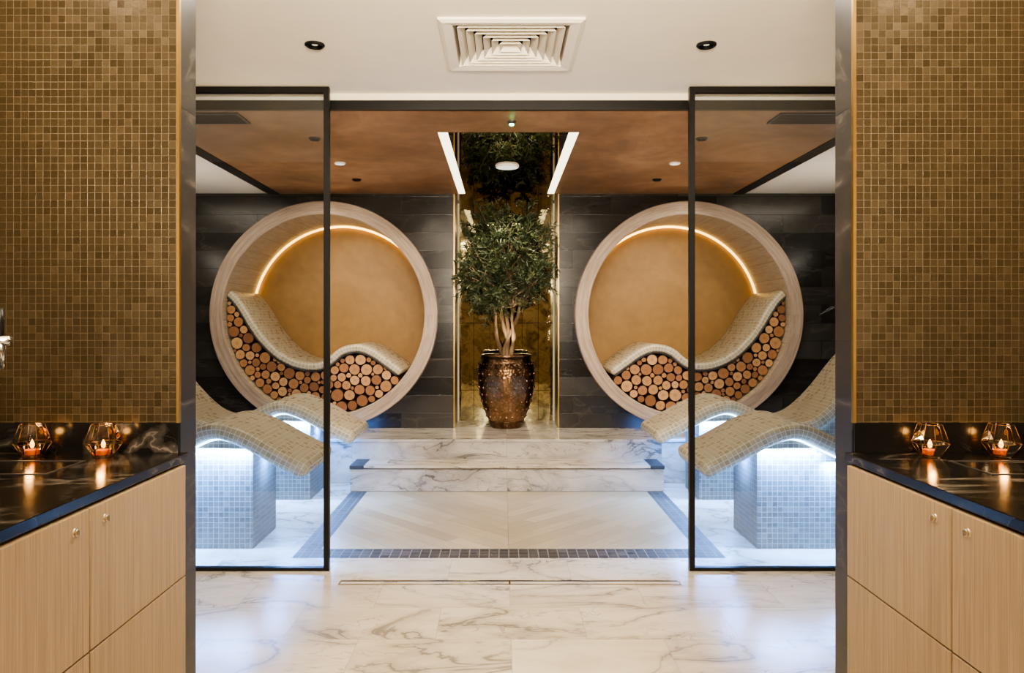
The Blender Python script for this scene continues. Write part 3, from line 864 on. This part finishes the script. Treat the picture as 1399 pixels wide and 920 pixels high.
# ------------------------------------------------------------------ counters
for sx, nm in ((-1, 'left'), (1, 'right')):
    xo = sx*1.595
    CY0, CY1 = 0.555, 1.855
    t = thing('cabinet', 'pale oak vanity cabinet with lockable doors under the %s black worktop' % nm, 'cabinet', (sx*1.2, 1.2, 0), 'oak vanity cabinets')
    MB().box(sx*.853, xo, CY0, CY1, .08, .893).build('body', M['carcass'], t)
    MB().box(sx*.90, xo, CY0+.01, CY1, 0.0, .079).build('plinth', M['dark_trim'], t)
    for c in range(3):
        ya, yb = 1.848-.431*(c+1)+.0022, 1.848-.431*c-.0022
        up = MB().box(sx*.834, sx*.8525, ya, yb, .6125, .888).build('door', M['oak'], t, .0012)
        MB().box(sx*.834, sx*.8525, ya, yb, .085, .6085).build('door', M['oak'], t, .0012)
        ky = (1.471, 1.367, .925)[c]
        kb = MB()
        kb.lathe((0, 0, 0), [(0, .006), (.0058, .006), (.0070, .005), (.0070, .0015), (.0085, .0)], 24, 'Y')
        kb.box(-.0016, .0016, .0062, .0105, -.0050, .0050)
        kb.v = [Vector((sx*.8338-sx*p.y, ky+p.x, .856+p.z)) for p in kb.v]
        kb.build('lock', M['satin_steel'], up)
    t = thing('worktop', 'polished black marble worktop on the %s cabinet' % nm, 'worktop', (sx*1.2, 1.2, .895), 'black marble worktops')
    MB().box(sx*.838, xo, CY0-.01, YW-.0005, .895, .917).build('slab', M['black_marble'], t, .002)
    MB().box(sx*.860, xo, YW-.010, YW-.0006, .9172, .9925).build('backsplash', M['black_marble'], t)
    b = MB()
    for (a0, a1, b0, b1) in ((1.03, 1.38, 1.595, 1.60), (1.03, 1.38, 1.745, 1.75), (1.03, 1.035, 1.601, 1.744), (1.375, 1.38, 1.601, 1.744)):
        b.box(sx*a0, sx*a1, b0, b1, .9171, .9186)
    b.build('inset_frame', M['dark_trim'], t)
    for xx, w in ((1.198, 'outer'), (1.022, 'inner')):
        cx, cy, z0 = sx*xx, 1.81, .9173
        side = {'outer': 'farther from', 'inner': 'nearer to'}[w]
        t = thing('candle_holder', 'faceted copper wire candle holder on the %s worktop, the one %s the glass' % (nm, side), 'candle holder', (cx, cy, z0), 'wire candle holders')
        fr = MB()
        def ringp(r, z, off=0): return [Vector((cx+r*math.cos(2*PI*(k+off)/6+.3), cy+r*math.sin(2*PI*(k+off)/6+.3), z)) for k in range(6)]
        B, Mi, T = ringp(.023, z0+.0015), ringp(.0435, z0+.034), ringp(.027, z0+.080)
        for R_ in (B, Mi, T):
            for k in range(6): fr.tube([R_[k], R_[(k+1) % 6]], .0008, 5)
        for k in range(6):
            fr.tube([B[k], Mi[k]], .0008, 5); fr.tube([Mi[k], T[k]], .0008, 5)
        fr.tube([B[0], B[3]], .0008, 5); fr.tube([B[1], B[4]], .0008, 5)
        fr.build('wire_frame', M['copper_wire'], t)
        gp = MB()
        for k in range(6):
            j = (k+1) % 6
            gp.quad(B[k], B[j], Mi[j], Mi[k]); gp.quad(Mi[k], Mi[j], T[j], T[k])
        gp.build('glass_panels', M['pane_glass'], t)
        t = thing('tealight', 'lit tealight inside the %s-side candle holder, the one %s the glass' % (nm, side), 'candle', (cx, cy, z0+.003), 'lit tealights')
        MB().lathe((cx, cy, z0+.003), [(0, .0005), (.018, .0), (.0195, .002), (.0205, .026), (.0190, .026)], 24).build('cup', M['cup_glass'], t)
        MB().lathe((cx, cy, z0+.003), [(0, .0015), (.0165, .0015), (.0165, .014), (0, .015)], 24).build('wax', M['wax'], t)
        MB().lathe((cx, cy, z0+.003), [(0, .017), (.0036, .020), (.0052, .025), (.0043, .030), (.0018, .036), (0, .040)], 12, brk=179).build('flame', M['flame'], t)
        point('candle_glow', (cx, cy-.012, z0+.046), .12, (1, .5, .16), .008)

t = thing('tap', 'chrome tap with dark lever at the left edge over the black worktop', 'tap', (-1.20, 1.55, .9173))
MB().tube([(-1.20, 1.55, .9173), (-1.20, 1.55, 1.23)], .017, 16).lathe((-1.20, 1.55, .9173), [(.0, .0), (.03, 0), (.03, .008), (.018, .014)], 24).build('column', M['chrome'], t)
MB().tube([(-1.20, 1.55, 1.21), (-1.078, 1.55, 1.21)], .011, 14).build('arm', M['chrome'], t)
MB().tube([(-1.098, 1.55, 1.212), (-1.098, 1.55, 1.19), (-1.098, 1.55, 1.15)], [.012, .009, .008], 14).build('nozzle', M['chrome'], t)
MB().tube([(-1.098, 1.55, 1.22), (-1.099, 1.548, 1.25), (-1.101, 1.545, 1.278)], [.006, .009, .012], 12).build('lever', M['black_metal'], t)

# ------------------------------------------------------------------ lighting
w = bpy.data.worlds.new('World'); S.world = w; w.use_nodes = True
w.node_tree.nodes['Background'].inputs[0].default_value = (0.9, 0.75, 0.55, 1); w.node_tree.nodes['Background'].inputs[1].default_value = 0.15

area('corridor_soft', (0, -.2, 2.40), (0, -.2, 0), 1.8, 1.2, 32, WARM)
for sx in (-1, 1):
    area('corridor_fill', (sx*1.25, -1.2, 1.5), (sx*.5, 2.6, 2.5), .5, 1.2, 20, NEUT)
area('ceiling_fill', (0, .3, 1.85), (0, 2.5, 2.43), .8, .3, 64, (1.0, .86, .66), 130)  # upward fill added out of view to lift the near ceiling
area('entrance_soft', (0, 2.35, 2.41), (0, 2.35, 0), 2.0, .4, 38, NEUT)
for sx in (-1, 1):
    spot('mosaic_wash', (sx*1.22, 1.42, 2.40), (sx*1.16, YW, 1.45), 32, WARM, 90, .9, .05)
    spot('entrance_downlight', (sx*.832, 3.11, ZN-.03), (sx*.832, 3.11, 0), 22, NEUT, 80, .7, .03)
    spot('lounge_downlight_front', (sx*1.155, 4.37, ZC-.03), (sx*.80, 4.37, 0), 28, NEUT, 80, .8, .03)
    spot('lounge_downlight_back', (sx*1.155, 5.63, ZC-.03), (sx*.85, 5.75, 0), 34, NEUT, 80, .8, .03)
    spot('ring_wash', (sx*1.5, 4.9, ZC-.03), (sx*CX, YR, 1.25), 55, NEUT, 78, .8, .05)
    spot('wall_wash', (sx*.72, 5.2, ZC-.03), (sx*.58, YB, 1.3), 16, NEUT, 70, .9, .05)
    area('lounge_soft', (sx*2.5, 4.8, ZC-.02), (sx*2.5, 4.8, 0), .8, 1.6, 11, NEUT)
    area('side_ceiling_fill', (sx*2.85, 5.0, 1.75), (sx*2.45, 5.1, ZC), .2, 1.6, 9, NEUT)  # hidden fill added to brighten the side ceilings, no real fitting
spot('tree_spot', (0, 5.3, ZC-.03), (0, PY, 1.4), 58, NEUT, 60, .7, .04)
spot('tree_uplight', (.03, PY-.15, SZ+.06), (-.02, PY, 1.5), 9, WARM, 70, .7, .015)

# ------------------------------------------------------------------ camera
cam = bpy.data.cameras.new('Camera'); co = bpy.data.objects.new('Camera', cam); COL.objects.link(co)
co.location = (-.036, 0, 1.25); co.rotation_euler = (PI/2, 0, 0)
cam.sensor_width = 36; cam.lens = 1000/1399*36
cam.shift_x = 13.5/1399; cam.shift_y = -20/1399
cam.clip_start = .05
S.camera = co
S.view_settings.view_transform = 'AgX'
try: S.view_settings.look = 'AgX - Medium High Contrast'
except Exception: pass
S.view_settings.exposure = 0.55
